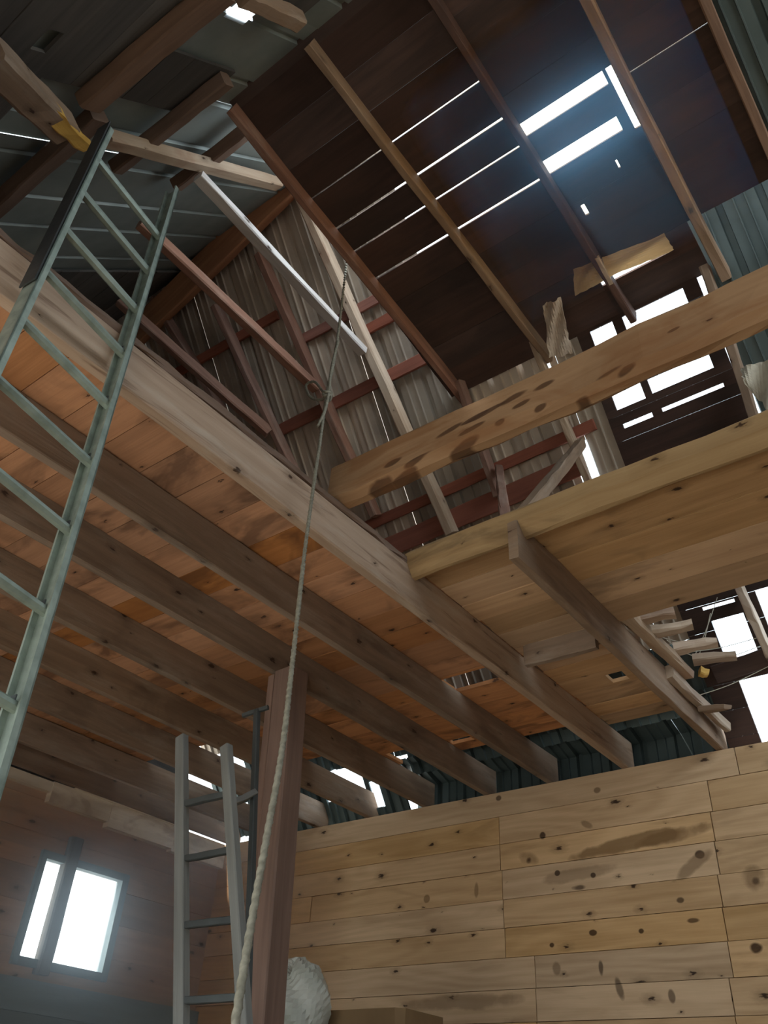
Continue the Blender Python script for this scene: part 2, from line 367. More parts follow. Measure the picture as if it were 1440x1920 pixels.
def corr(mb, pl, x0, x1, t0, t1, h=-.03, amp=.016, holes=(), sheet=.82, seg=2, prof=PROF, per=.272):
    """ribbed sheet running up a slope"""
    x = x0
    while x < x1-1e-4:
        xe = min(x + sheet, x1); pk = (R(), R(), R()); dh = U_(-.004, .004)
        xs = []; k = 0
        while x + k*per < xe:
            for dx, hh in prof:
                if x + k*per + dx < xe: xs.append((x + k*per + dx, hh))
            k += 1
        xs.append((xe, 0))
        hs = [q for q in holes if q[0] < xe and q[1] > x]
        br = sorted({t0, t1, *[min(max(v, t0), t1) for q in hs for v in q[2:4]]})
        for a, b in zip(br, br[1:]):
            for (xa, ha), (xb, hb) in zip(xs, xs[1:]):
                m_ = (xa+xb)/2
                if any(q[0] < m_ < q[1] and q[2] < (a+b)/2 < q[3] for q in hs): continue
                mb.quad([pl.P(xa, a, h+dh-ha*amp), pl.P(xb, a, h+dh-hb*amp), pl.P(xb, b, h+dh-hb*amp), pl.P(xa, b, h+dh-ha*amp)],
                        [(a, xa), (a, xb), (b, xb), (b, xa)], pk)
        x = xe
def thick(o, t=.002):
    md = o.modifiers.new('sheet', 'SOLIDIFY'); md.thickness = t; md.offset = 0; return o

# ================================================================== the shell
b = MB(); b.quad([(-7.2,-1.6,0),(3,-1.6,0),(3,7,0),(-7.2,7,0)], [(0,0),(1,0),(1,1),(0,1)], (.5,.5,.5)); struct(b.build('floor', 'dirt'))
b = MB(); b.quad([(-60,-70,-.02),(60,-70,-.02),(60,60,-.02),(-60,60,-.02)], [(0,0),(1,0),(1,1),(0,1)], (.5,.5,.5)); g_ = struct(b.build('floor_yard', 'gravel'))  # unseen yard, added pale to bounce daylight into the barn

# back wall of knotty pine boards, butt joints stepping to the right
W = Plane((0, YW, 0), (0,0,1), (0,-1,0))
b = MB(); z = HJ; row = 0
seam = [-9, -3.47, -3.47, -3.46, -3.455, -3.45, -3.215, -3.22, -3.225, -2.97, -2.97]
while z > 0:
    h = (.205 if row else .20) + U_(-.012, .012)
    if row in (1, 5): z0 = {1: HJ-.215, 5: HJ-.86}[row]; h = z - max(0, z-h)
    s_ = seam[row] if row < len(seam) else U_(-4, -2.8)
    cuts = [XL-.06] + ([s_] if s_ > XL else []) + [-1.56 if row == 0 else -1.75+U_(-.03,.03) - .015*row, 2.6]
    if row in (3, 7, 10): cuts.insert(1, -5.4+U_(-.3,.3))
    for a, c in zip(cuts, cuts[1:]):
        g2 = .003
        b.box((a+g2, YW+U_(-.004, .004), max(0, z-h)+.002), (c-a-2*g2, 0, 0), (0, .03, 0), (0, 0, h-.004))
    z -= h; row += 1
struct(b.build('wall_back', 'pine'))
b = MB(); b.box((XL-.1, YW+.035, 0), (9.5,0,0), (0,.05,0), (0,0,HJ-.02)); struct(b.build('trim_1', 'greyboard'))

# left wall: brown boards with a window, whitewashed sill strip along the top, glare-tinted boards below
WY = [(4.0, 4.17), (4.285, 4.785)]; WZ = (2.56, 3.28)
LW = Plane((XL, 0, 0), (0,0,1), (1,0,0)); LW.ex = Vector((0,1,0))
b = MB(); rows = []; z = 2.42
while z < 3.80: rows.append((z, min(z+.26, 3.80), -1.5, 5.92)); z += .26
slab(b, LW, rows, .04, holes=[(3.95, 4.84, WZ[0]-.05, WZ[1]+.05)], gap=.003)
struct(b.build('wall_left', 'wallply'))
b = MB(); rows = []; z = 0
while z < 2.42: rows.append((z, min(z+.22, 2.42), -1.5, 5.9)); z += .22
slab(b, LW, rows, .06, h0=.05, gap=.004); struct(b.build('wall_left_lower', 'wallglare'))
b = MB(); b.box((XL, -1.5, 3.78), (0,7.38,0), (.06,0,0), (0,0,.085)); b.box((XL, 3.85, 3.70), (0,.62,0), (.07,0,0), (0,0,.17)); b.box((XL, 4.47, 3.66), (0,.75,0), (.075,0,0), (0,0,.21)); b.box((XL, 5.22, 3.64), (0,.68,0), (.065,0,0), (0,0,.21)); b.box((-6.63, 4.05, 3.865), (0,1.2,0), (.02,0,0), (0,0,.20)); struct(b.build('trim_2', 'white'))
b = MB()   # gable end above the loft, boarded up to the roof but open at the back corner
z = 3.87
while z < 8.3:
    ya = max(-1.5, (z-5.45)/1.1+.06) if z > 3.9 else -1.5; yb = min(6.05-(z-3.8)/1.43, 5.28 if z < 4.9 else 9)
    if yb-ya > .1: b.box((XL-.03, ya, z), (0, yb-ya, 0), (.03,0,0), (0,0,.245))
    z += .25
struct(b.build('wall_gable', 'greyboard'))
wn = struct(bpy.data.objects.new('window_1', None)); C.objects.link(wn); wn.location = (XL, 4.4, 2.9)
b = MB()
for y0, y1 in ((3.95, 4.0), (4.785, 4.85)): b.box((XL-.05, y0, WZ[0]-.06), (0,0,WZ[1]-WZ[0]+.12), (0,y1-y0,0), (.09,0,0))
for z0, z1 in ((WZ[0]-.06, WZ[0]), (WZ[1], WZ[1]+.06)): b.box((XL-.05, 4.0, z0), (0,.785,0), (.088,0,0), (0,0,z1-z0))
b.build('window_frame', 'wallglare', wn)
MB().bar((XL+.02, 4.228, WZ[0]-.10), (XL+.02, 4.228, WZ[1]+.22), .115, .10, (1,0,0)).build('mullion', 'greywood', wn)
for y0, y1 in WY:
    b = MB(); b.box((XL-.03, y0, WZ[0]), (0,y1-y0,0), (.004,0,0), (0,0,WZ[1]-WZ[0])); b.build('pane', 'glass', wn)
# right wall and the front of the barn beside its open doorway (behind the camera)
b = MB()
for k in range(18): b.box((2.6, -1.5, k*.25), (0,7.6,0), (.03,0,0), (0,0,.246))
struct(b.build('wall_right', 'greyboard'))
b = MB()
for k in range(15):
    b.box((XL, -1.5, k*.25), (1.9,0,0), (0,.03,0), (0,0,.246)); b.box((1.9, -1.5, k*.25), (.7,0,0), (0,.03,0), (0,0,.246))
for k in range(5): b.box((-4.78, -1.5, 2.65+k*.25), (6.66,0,0), (0,.03,0), (0,0,.246))  # unseen header over the doorway, added so daylight comes in low
struct(b.build('wall_front', 'greyboard'))

# ------------------------------------------------------------------ roof
XR = -2.78         # left edge of the boarded collar ceiling
KT = (6.1-4.15)/cl # slope distance of the knee
RT = (6.1-RIDGE_Y)/cl
# holes: rows of missing boards on the steep slope
HQ = [[(1108,620),(1147,603),(1158,628),(1114,655)], [(1165,594),(1279,540),(1291,566),(1176,622)],
      [(1146,738),(1200,716),(1210,747),(1155,770)], [(1212,716),(1326,658),(1338,688),(1225,738)],
      [(1167,795),(1222,773),(1225,782),(1170,803)], [(1240,768),(1355,715),(1358,725),(1243,772)],
      [(1310,826),(1375,798),(1378,808),(1312,837)], [(1272,836),(1288,830),(1290,841),(1274,846)],
      [(1331,1166),(1391,1149),(1428,1233),(1367,1248)], [(1316,1140),(1376,1122),(1378,1128),(1318,1146)]]
HOLES = [pboxes(L, q) for q in HQ]
HOLES += [(-1.40, -1.10, .02, L.xt(1405,1272)[1]), (-1.08, -.55, .55, L.xt(1405,1110)[1])]
# clear sheets: a whole strip of clear panels lies over the openings on the right
CLEAR = [(-1.58, -.72, 0, KT-.12), (-.72, -.5, .5, 1.1)]
LOWC = []
for q in [[(1083,830),(1100,826),(1112,890),(1092,918)], [(1000,650),(1010,648),(1030,693),(1020,695)], [(700,478),(708,474),(722,500),(716,504)], [(603,1372),(628,1352),(640,1392),(612,1400)], [(640,1356),(660,1352),(672,1386),(655,1392)], [(600,1452),(650,1440),(690,1490),(640,1500)], [(722,1425),(758,1418),(775,1462),(745,1470)], [(690,1468),(702,1465),(722,1510),(710,1515)]]:
    LOWC.append(bbox(L, q))
OPEN = [(-6.62, -6.28, L.xt(450,1447)[1], L.xt(420,1412)[1]), (-6.62, -6.33, L.xt(470,1548)[1], L.xt(450,1508)[1]), (-6.66, -6.42, L.xt(470,1600)[1], L.xt(460,1570)[1])]
b = MB()
corr(b, L, XL-.08, XR+.12, .95, RT+.07, holes=LOWC+OPEN, seg=1)
corr(b, L, XR+.12, -1.58, .95, KT+.1, holes=LOWC)
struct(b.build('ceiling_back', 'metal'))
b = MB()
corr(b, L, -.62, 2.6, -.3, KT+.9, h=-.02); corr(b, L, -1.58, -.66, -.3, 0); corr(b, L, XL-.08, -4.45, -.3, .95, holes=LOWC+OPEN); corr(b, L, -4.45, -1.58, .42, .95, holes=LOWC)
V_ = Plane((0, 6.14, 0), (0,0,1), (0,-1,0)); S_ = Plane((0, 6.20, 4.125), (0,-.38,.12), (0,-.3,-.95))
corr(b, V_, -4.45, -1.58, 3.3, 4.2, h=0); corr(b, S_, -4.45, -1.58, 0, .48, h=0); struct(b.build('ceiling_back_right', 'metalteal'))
b = MB()
corr(b, L, -1.58, -.60, 0, KT+.06, sheet=.62)
for q in LOWC: corr(b, L, q[0], q[1], q[2], q[3])
struct(b.build('ceiling_clear_panels', 'clear'))
# dark boards on the inside of the steep slope
b = MB(); rows = []; t = .02
while t < KT-.02:
    rows.append((t, min(t+.19, KT+.03), -1.62, -.68)); t += .19
    if t > KT-.1: rows[-1] = (rows[-1][0], KT+.03, -1.62, -.68); break
slab(b, L, rows, .022, holes=HOLES + [(-1.7, -1.5, 1.6, 1.95)], h0=.0, gap=.003)
struct(b.build('ceiling_back_boards', 'darkboard'))

# boarded collar ceiling with light showing between boards
b = MB()
def rowsU(edges, x0, x1):
    return [(e0+g0/2, e1-g1/2, x0, x1) for (e0, g0), (e1, g1) in zip(edges, edges[1:])]
ya = lambda y: y/cu
EA = [(1.38,0),(1.5,.0),(1.75,.002),(2.0,.003),(2.24,.010),(2.51,.017),(2.72,.014),(2.98,.018),(3.22,.002),(3.46,.002),(3.70,.002),(3.93,.002),(4.17,0)]
slab(b, U, rowsU([(ya(e), g) for e, g in EA], XR, -1.27), .025)
EB = [(1.38,0),(1.55,.0),(1.85,.002),(2.15,.002),(2.40,.002),(2.60,.0),(2.69,.0),(2.885,.0),(2.985,.0),(3.25,.002),(3.5,.002),(3.75,.002),(3.95,.002),(4.165,0)]
rb = rowsU([(ya(e), g) for e, g in EB], -1.27, -.575)
slab(b, U, rb, .025, holes=[(-1.21, -.625, ya(2.60), ya(2.69)), (-1.21, -.67, ya(2.885), ya(2.985)), (-.605, -.5, ya(2.6), ya(3.02)), (-1.13, -1.10, ya(3.28), ya(3.36)), (-.80, -.785, ya(3.13), ya(3.19)), (-1.36, -.755, ya(3.80), ya(3.892))])
EC = [(1.38,0),(1.6,.0),(1.9,.002),(2.2,.002),(2.45,.002),(2.70,.007),(2.95,.002),(3.2,.002),(3.45,.002),(3.75,0)]
slab(b, U, rowsU([(ya(e), g) for e, g in EC], -.575, .06), .025, holes=[(-.605, -.5, ya(2.6), ya(3.02))])
struct(b.build('ceiling_boards', 'darkboard'))
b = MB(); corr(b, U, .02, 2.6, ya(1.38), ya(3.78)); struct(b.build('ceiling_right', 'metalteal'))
# front slope: dark boards below, metal sheets showing between the purlins further up
FT = (RIDGE_Y+1.5)/cf
HF = [bbox(F, [(440,28),(462,16),(482,30),(460,58)])]
tA = F.xt(250,160)[1]
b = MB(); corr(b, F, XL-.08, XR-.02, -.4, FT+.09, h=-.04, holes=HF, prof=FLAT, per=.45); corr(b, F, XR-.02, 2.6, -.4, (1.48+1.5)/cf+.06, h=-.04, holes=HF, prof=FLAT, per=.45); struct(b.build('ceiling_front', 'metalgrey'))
b = MB(); corr(b, F, HF[0][0], HF[0][1], HF[0][2], HF[0][3], h=-.04); struct(b.build('ceiling_front_clear_panel', 'clear'))
b = MB(); rows = []; t = -.3
while t < FT-.1:
    y = -1.5+t*cf
    rows.append((t, t+.2, XL, 2.6) if y < .35 else (t, t+.2, -2.95, 2.6) if y < 1.3 else (t, t+.2, XL, -5.1)); t += .2
rows = [r for r in rows if not (-1.5+r[1]*cf > 1.35 and r[3] > 0)]
fh = bbox(F, [(330,60),(500,30),(480,110),(410,125)])
slab(b, F, rows, .022, holes=[HF[0], fh, bbox(F, [(70,75),(95,55),(112,70),(85,100)])], gap=.003)
struct(b.build('ceiling_front_boards', 'greyboard'))

# ------------------------------------------------------------------ loft floor
b = MB(); y = -1.05; rows = []; i = 0
D = Plane((0, 0, FZ), (0,1,0), (0,0,-1))
hl = []
while y < 5.35:
    w = U_(.19, .27); y1 = min(y+w, 5.5)
    xe_ = -2.335 if y > 3.1 else -2.385
    rows.append((y, y1, XL+.03 if y1 < 4.5 else -4.95, xe_))
    y = y1
hl += [(-5.45, -4.30, 5.02, 5.6), (-4.15, -3.62, 5.25, 5.6), (-3.30, -3.10, 4.95, 5.05), (-3.55, -3.35, 5.28, 5.36)]
for q in [[(840,1272),(935,1245),(945,1272),(855,1298)]]: hl.append(bbox(D, q))
slab(b, D, rows, .028, holes=hl, gap=.004, rag=.006); struct(b.build('ceiling_loft', 'deck'))
timber('edge_strip', 'rough dark strip of wood and dirt along the top of the pale edge joist', 'strip', (-2.362, -1.0, FZ+.02), (-2.362, 5.3, FZ+.02), .05, .04, 'brown', seg=60, jit=.012, ch=.2)
b = MB(); rows = []; y = 3.22
while y < 5.5:
    w = U_(.17, .24); rows.append((y, y+w, -2.34, -1.66)); y += w
slab(b, D, rows, .028, holes=[bbox(D, [(985,1212),(1100,1185),(1110,1205),(1000,1228)]), bbox(D, [(1140,1265),(1165,1258),(1175,1272),(1150,1280)])], gap=.005)
y = 3.22; rows = []
for w in (.27, .26, .28, .25): rows.append((y, y+w, -1.66, 2.55)); y += w
slab(b, D, rows, .028, gap=.004); struct(b.build('ceiling_loft_right', 'greydeck'))

# loft joists
JN = {-1.66: 'first', -2.37: ''}
GJ = 'loft joists running to the pine wall'
def joist(x, y0, label, mat='joist', w=.052, y1=6.02):
    return timber('loft_joist', label, 'joist', (x, y0, HJ+JD/2), (x, y1, HJ+JD/2), w, JD-.004, mat, seg=14, jit=.004, ch=.08, group=GJ)
joist(-2.37, -1.1, 'long pale loft joist along the edge of the opening, the ladder leaning on it', 'edge', .06)
joist(-1.66, 3.05, 'short loft joist starting under the rounded log beam, broken boards piled on its far end', 'joist')
joist(-3.005, -1.1, 'brown loft joist next in from the pale edge joist, split along its lower edge')
joist(-3.584, -1.1, 'brown loft joist carried by the dark red post')
joist(-4.21, -1.1, 'brown loft joist just left of the dark red post')
joist(-4.826, -1.1, 'brown loft joist fourth in from the pale edge joist')
joist(-5.43, -1.1, 'loft joist passing above the grey frame ladder, third out from the window wall')
joist(-6.10, -1.1, 'loft joist next to the whitewashed strip of the window wall')
joist(-6.6, -1.1, 'outermost loft joist lying along the top of the window wall')
# blocking and broken ends between joists
timber('blocking', 'short grey blocking board between the two right joists', 'blocking', onZ(985,1230,FZ-.06), onZ(1118,1195,FZ-.06), .05, .15, 'joist')

# the two heavy beams across the opening
pa0 = onY(612, 930, 2.52); pa1 = onY(1440, 548, 2.52)
zA = pa0.z
dA = (pa1-pa0)
o = timber('tie_beam', 'upper broad waney-edged beam with dark bark scars crossing the loft opening', 'beam', (-2.41, 2.52, 4.285), (2.58, 2.52, 4.235), .12, .29, 'beamA', seg=26, jit=.012, ch=.3, wane=.015)
o = timber('tie_beam', 'lower rounded log beam crossing the loft opening, along the front of the boarded floor', 'beam', (-2.36, 3.13, 4.13), (2.58, 3.13, 4.16), .14, .20, 'beamB', seg=26, jit=.010, ch=.42)

# ------------------------------------------------------------------ timbers above
upL = L.n; upF = F.n
def onPl(pl, name, label, cat, a, c, w, d, mat, h, group=None, **kw):
    return timber(name, label, cat, pl.hit(*a, h), pl.hit(*c, h), w, d, mat, up=pl.n, group=group, **kw)
# collar ties under the boards
def tie(x, label, mat, y0=1.46, y1=4.2, w=.05, d=.13, name='collar_tie', x1=None):
    x1 = x if x1 is None else x1
    p = Vector((x, y0, 7.41-.2*y0)) + U.n*(d/2+.004); q = Vector((x1, y1, 7.41-.2*y1)) + U.n*(d/2+.004)
    return timber(name, label, 'collar tie', p, q, w, d, mat, up=U.n, seg=8, jit=.006)
tie(-2.76, 'red-brown collar tie along the left edge of the dark ceiling boards', 'red', x1=-2.66)
tie(-2.06, 'brown collar tie crossed by thin light lines, second from the left under dark boards', 'joist', x1=-1.87)
tie(-1.27, 'dark collar tie left of the two bright slots', 'darkboard', x1=-1.18)
tie(-.53, 'broad brown collar tie right of the two bright slots', 'joist', x1=-.50, w=.07, d=.15)
tie(.02, 'collar tie at the right edge of the photo, beside the grey metal sheet', 'brown', x1=.04, w=.06)
# rafters on the steep back slope
def lraft(label, a, c, mat, w=.055, d=.12, h=.10, name='rafter'):
    return onPl(L, name, label, 'rafter', a, c, w, d, mat, h, seg=10, jit=.006)
lraft('pale pink-white rafter standing tallest in front of the ribbed metal, meeting the silvery brace', (556,352), (848,1000), 'pale', w=.085)
lraft('brown rafter just left of the silvery brace, red at its lower end', (488,478), (705,968), 'red', w=.07)
lraft('thin rafter far left behind the loft edge, under the ribbed metal', (405,575), (560,900), 'red', w=.06)
lraft('leftmost rafter on the ribbed metal slope, beside the aluminium ladder', (290,560), (470,860), 'red', w=.06)
lraft('light-edged rafter below the knee, a bright gap in the metal beside it', (1000,640), (1112,925), 'pale', w=.05, d=.09)
lraft('red rafter running down from the left collar tie below the dark boards', (862,715), (935,930), 'red', w=.05)
lraft('broad brown rafter right of the missing-board openings', (1322,500), (1420,800), 'joist', w=.06)
lraft('brown rafter between the two bright panels at the right edge of the photo', (1386,1100), (1450,1240), 'pale', w=.05)
# purlins
def purl(label, a, c, d=.09, w=.04, mat='purlin', h=.02, pl=L, cat='purlin'):
    return onPl(pl, 'purlin', label, cat, a, c, d, w, mat, h, seg=6, jit=.004)
purl('upper of two short red purlins close together below the red collar tie', (560,640), (745,540))
purl('lower of two short red purlins close together below the red collar tie', (690,618), (765,578))
purl('long red purlin crossing the ribbed metal at mid height', (515,812), (835,652), d=.11)
purl('pink-brown purlin low on the ribbed metal, under the waney beam', (680,990), (1115,795), d=.09)
purl('dark red board low on the ribbed metal, above the rounded log beam', (720,1030), (1095,868), d=.17)
purl('dark purlin high on the ribbed metal left of the silvery brace', (330,700), (520,590))
purl('dark purlin across the clear panels right of the broken boards', (1340,1265), (1470,1222), d=.13, mat='darkboard')
# ties and braces of the left bays
def free(name, label, cat, p, q, w, d, mat, up=(0,0,1), **kw): return timber(name, label, cat, p, q, w, d, mat, up=up, seg=10, jit=.006, **kw)
free('brace', 'silvery white brace lit along its length, running down to the pale rafter', 'brace', F.hit(372,330,.18), L.hit(680,660,.17), .09, .07, 'silver')
free('brace', 'brown tie running down behind the ladder to the foot of the brown rafter', 'brace', F.hit(262,418,.18), L.hit(592,728,.17), .08, .10, 'red')
free('brace', 'lower brown tie above the loft edge, ending left of the ribbed metal', 'brace', F.hit(225,565,.18), L.hit(505,812,.17), .08, .10, 'red')
free('brace', 'short pale diagonal strut standing on the rounded log beam', 'strut', onY(978,968,3.25), L.hit(1088,832,.12), .075, .075, 'joist')
free('strut', 'short upright brown strut left of the pale diagonal strut', 'strut', onY(948,975,3.3), L.hit(935,878,.1), .06, .06, 'red')
onPl(F, 'rafter', 'square-ended pale rafter reaching from the ladder top to the orange ridge beam', 'rafter', (196,258), (520,345), .10, .09, 'pale', .10, seg=8, jit=.006)
free('ridge_beam', 'long orange-brown ridge beam high behind the ladder', 'beam', L.hit(230,650,.16), L.hit(556,330,.16), .27, .10, 'orange', up=L.n)
# front slope purlins
def fp(label, a, c, d, mat, h=.05, w=.09): return onPl(F, 'purlin', label, 'purlin', a, c, d, w, mat, h, seg=8, jit=.006)
fp('wide brown purlin slanting to the top edge of the photo, above the blue-grey metal sheets', (165,195), (420,-20), .17, 'brown')
fp('dark purlin between the upper two blue-grey metal sheets', (215,315), (425,148), .10, 'brown')
fp('dark purlin between the lower two blue-grey metal sheets', (330,347), (492,222), .10, 'brown')
fp('brown purlin at the left edge of the photo, below the yellow broken timber', (-25,405), (185,215), .13, 'brown')
fp('brown timber crossing the top edge of the photo beside the bright panel', (455,-10), (560,40), .10, 'joist')
t0, t1 = F.hit(-30,95,.26), F.hit(118,240,.26)
pt = empty('plate_timber', (t0+t1)/2, 'heavy dark timber in the upper left corner with a fresh yellow broken end', 'timber')
MB().bar(t0, t1, .16, .14, F.n, seg=8, jit=.006).build('timber_body', 'joist', pt)
MB().bar(F.hit(84,202,.30), F.hit(163,275,.32), .10, .06, F.n, seg=5, jit=.016, taper=.75).build('broken_end', 'yellow', pt)

# ------------------------------------------------------------------ post
p0 = onZ(547, 1262, HJ); pm_ = onY(494, 1900, p0.y)
pb_ = p0 + (pm_-p0)*((p0.z)/(p0.z-pm_.z)); off_ = Vector((-.105, -.03, 0))
timber('post', 'dark red-brown square post under the loft joists, rope hanging in front of it', 'post', pb_, p0, .155, .155, 'post', up=(0,1,0), seg=10, jit=.003, ch=.06)
timber('cleat', 'thin board nailed upright to the left face of the post', 'board', pb_+off_, p0+off_-Vector((0,0,.02)), .05, .09, 'post', up=(0,1,0), seg=8, jit=.003, ch=.06)

# ------------------------------------------------------------------ aluminium ladder leaning on the loft edge
K = 3.06
Pc = CAM + ray(197, 747)*K
rung_d = Vector((-.157, .988, 0)).normalized(); rail_d = Vector((-.203, .053, 1.4237)).normalized()
rung_d = (rung_d - rail_d*rung_d.dot(rail_d)).normalized(); nL = rail_d.cross(rung_d)
def onlad(px, py):
    r = ray(px, py); return CAM + r*((Pc-CAM).dot(nL)/r.dot(nL))
def lco(px, py): q = onlad(px, py)-Pc; return q.dot(rail_d), q.dot(rung_d)
wl = [lco(*p)[1] for p in [(31,616),(83,513),(119,438),(144,377)]]; wl = sum(wl)/len(wl)   # inner face of the left rail
topR = lco(322,356)[0]; topL = lco(195,242)[0]
foot = -Pc.z / rail_d.z
lad = empty('ladder', Pc + rail_d*foot, 'tall dull aluminium ladder leaning on the pale loft edge joist', 'ladder')
def rail(u0, t1, name, sgn):
    b = MB(); a = Pc + rung_d*u0 + rail_d*foot; c = rail_d*(t1-foot); n = nL
    b.box(a - n*.035, c, rung_d*(.006*sgn), n*.07); b.box(a - n*.035, c, rung_d*(.026*sgn), n*.008); b.box(a + n*.027, c, rung_d*(.026*sgn), n*.008)
    return b.build(name, 'alu', lad)
rail(0.028, topR, 'rail', -1); rail(wl-.028, topL, 'rail', 1)
rt = [lco(*p)[0] for p in [(286,430),(267,497),(247,569),(230,650),(197,747),(160,850),(122,980),(68,1135)]]
step = (rt[0]-rt[-1])/7
t_ = rt[0]
while t_ > foot + .1:
    c = Pc + rail_d*t_
    b = MB(); ru = .017
    q = [c + rung_d*(wl-.024), c + rung_d*.024]
    b.bar(q[0], q[1], .034, .030, up=rail_d, seg=2, jit=0, ch=.3); b.build('rung', 'alu', lad)
    b = MB(); b.box(c + rung_d*.0 + rail_d*.0 - nL*.012, rail_d*.028, rung_d*.004, nL*.024); b.build('rung_plug', 'iron', lad)
    t_ -= step
b = MB(); a = Pc + rung_d*(wl-.034) + rail_d*(topL-1.35)
b.box(a - nL*.037, rail_d*1.38, rung_d*(-.006), nL*.074); b.build('rail_cover', 'black', lad)
for u in (.015, wl-.015):
    b = MB(); b.box(Pc + rung_d*(u-.02) + rail_d*(foot-.002) - nL*.045, rail_d*.10, rung_d*.04, nL*.09); b.build('foot_pad', 'black', lad)

# ------------------------------------------------------------------ grey frame ladder beside the post
YS = 2.75
def sp(px, py, y=YS): return onY(px, py, y)
a1 = sp(343,1382); a0 = Vector((a1.x+.02, YS, 0)); a_b = sp(342,1900)
st = empty('frame_ladder', (a_b.x, YS, 0), 'grey wooden frame ladder standing left of the dark red post', 'ladder')
def stp(name, p, q, w, d, mat='greywood', up=(0,1,0)): return MB().bar(p, q, w, d, up, seg=6, jit=.002, ch=.1).build(name, mat, st)
def ext(p, q): return q + (q-p)*(-(q.z)/(q.z-p.z))       # carry the line p-q down to the floor
A1, A2 = sp(341,1382), sp(341,1900); B1, B2 = sp(424,1400,YS), sp(458,1900,YS)
C1, C2 = sp(482,1332,YS+.28), sp(462,1900,YS+.12)
stp('rail', A1, ext(A1,A2), .062, .045); stp('rail', B1, ext(B1,B2), .055, .045); stp('rear_rail', C1, ext(C1,C2), .030, .03, 'iron')
dA_, dB_ = (A2-A1), (B2-B1)
for ya_, yb_ in ((1512,1530),(1622,1645),(1746,1768),(1870,1888)):
    p = A1 + dA_*((ya_-1382)/518.0); q = B1 + dB_*((yb_-1400)/500.0)
    q.z = p.z = (p.z+q.z)/2
    stp('rung', p, q, .03, .03, 'iron')
z_ = A1.z-.6
while z_ > 1.0: z_ -= .31
p = B1 + dB_*.26; q = C1 + (C2-C1)*.335; stp('cross_tie', p, q, .04, .03)
p = sp(455,1342,YS+.26); q = sp(503,1326,YS+.30); stp('cross_tie', p, q, .022, .02, 'iron')

# ------------------------------------------------------------------ rope
def pp(px, py, y): return onY(px, py, y)
rp = empty('rope', pp(444,1912,1.2), 'long pale rope hanging from the roof timbers down past the post, knotted halfway', 'rope')
def curve(ctrl, n=30):
    out = []; P_ = [ctrl[0]] + ctrl + [ctrl[-1]]
    for i in range(1, len(P_)-2):
        a, b_, c, d = P_[i-1:i+3]
        for k in range(n):
            t = k/n
            out.append(.5*((2*b_) + (c-a)*t + (2*a-5*b_+4*c-d)*t*t + (3*b_-a-3*c+d)*t**3))
    out.append(ctrl[-1]); return out
up_ = [pp(655,442,3.02), pp(642,560,2.72), pp(630,655,2.5), pp(612,742,2.36)]
MB().tube(curve(up_), .010, 9, twist=60).build('rope_upper', 'rope', rp, smooth=True)
lo_ = [pp(612,742,2.36), pp(600,830,2.2), pp(589,905,2.08), pp(572,1030,1.9), pp(551,1220,1.68), pp(530,1400,1.52), pp(502,1560,1.40), pp(470,1740,1.29), pp(440,1930,1.2), pp(425,2060,1.15)]
lc = curve(lo_); MB().tube(lc,   .0085, 9, twist=60).build('rope_lower', 'rope', rp, smooth=True)
MB().tube(curve([pp(634,640,2.5), pp(622,690,2.40), pp(616,738,2.33), pp(609,770,2.28), pp(596,800,2.25)]), .009, 8, twist=60).build('rope_strand', 'rope', rp, smooth=True)
kn = []
for k in range(40):
    a = k/39*2*math.pi*2.2; kn.append(pp(613,742,2.34) + Vector((.022*math.cos(a), .02*math.sin(a), .02*math.sin(a*.7)+.012*math.cos(1.9*a))))
MB().tube(kn, .010, 8, twist=60).build('knot', 'rope', rp, smooth=True)
MB().tube(curve([pp(612,745,2.36), pp(596,750,2.37), pp(580,742,2.42), pp(574,722,2.45), pp(590,716,2.44), pp(606,735,2.38)]), .008, 8, twist=60).build('loop', 'rope', rp, smooth=True)

# ------------------------------------------------------------------ torn sheets, debris, webs
def sheet(name, label, cat, quad, mat, n=10, amp=.03, seed=1):
    rnd = random.Random(seed); mb = MB(); g = {}
    a, b_, c, d = [Vector(p) for p in quad]; nn = (b_-a).cross(d-a).normalized()
    ph_ = [(rnd.uniform(2,9), rnd.uniform(2,9), rnd.uniform(0,6)) for _ in range(4)]
    for i in range(n+1):
        for j in range(n+1):
            u, v = i/n, j/n; p = (a*(1-u)+b_*u)*(1-v) + (d*(1-u)+c*u)*v
            h = sum(math.sin(x*u+y*v+q) for x, y, q in ph_)/4*amp
            e = amp*.12 if i in (0,n) or j in (0,n) else 0
            g[i,j] = p + nn*h + (b_-a).normalized()*rnd.uniform(-e,e) + (d-a).normalized()*rnd.uniform(-e,e)
    for i in range(n):
        for j in range(n): mb.quad([g[i,j],g[i+1,j],g[i+1,j+1],g[i,j+1]], [(0,0),(1,0),(1,1),(0,1)], (.5,.5,.5))
    o = mb.build(name, mat, origin=(a+c)/2); thick(o, .004); return tag(o, label, cat)
Lh = lambda px, py, h: L.hit(px, py, h)
Uh = lambda px, py, h: U.hit(px, py, h)
sheet('torn_paper', 'tan paper flap glowing along its lower edge, hanging left of the knee of the roof', 'paper', [Uh(1075,505,.09), Uh(1128,485,.09), Uh(1135,525,.11), Uh(1078,555,.13)], 'paper', seed=2)
sheet('torn_paper', 'long tan paper flap glowing along its lower edge, above the upper row of openings', 'paper', [Uh(1128,484,.09), Uh(1245,438,.09), Uh(1264,468,.13), Uh(1142,520,.13)], 'paper', seed=3)
MB_ = MB().bar(Uh(1119,482,.12), Uh(1146,532,.12), .03, .03, L.n); tag(MB_.build('stick', 'pale', origin=Uh(1130,505,.12)), 'short pale stick between the two tan paper flaps', 'stick')
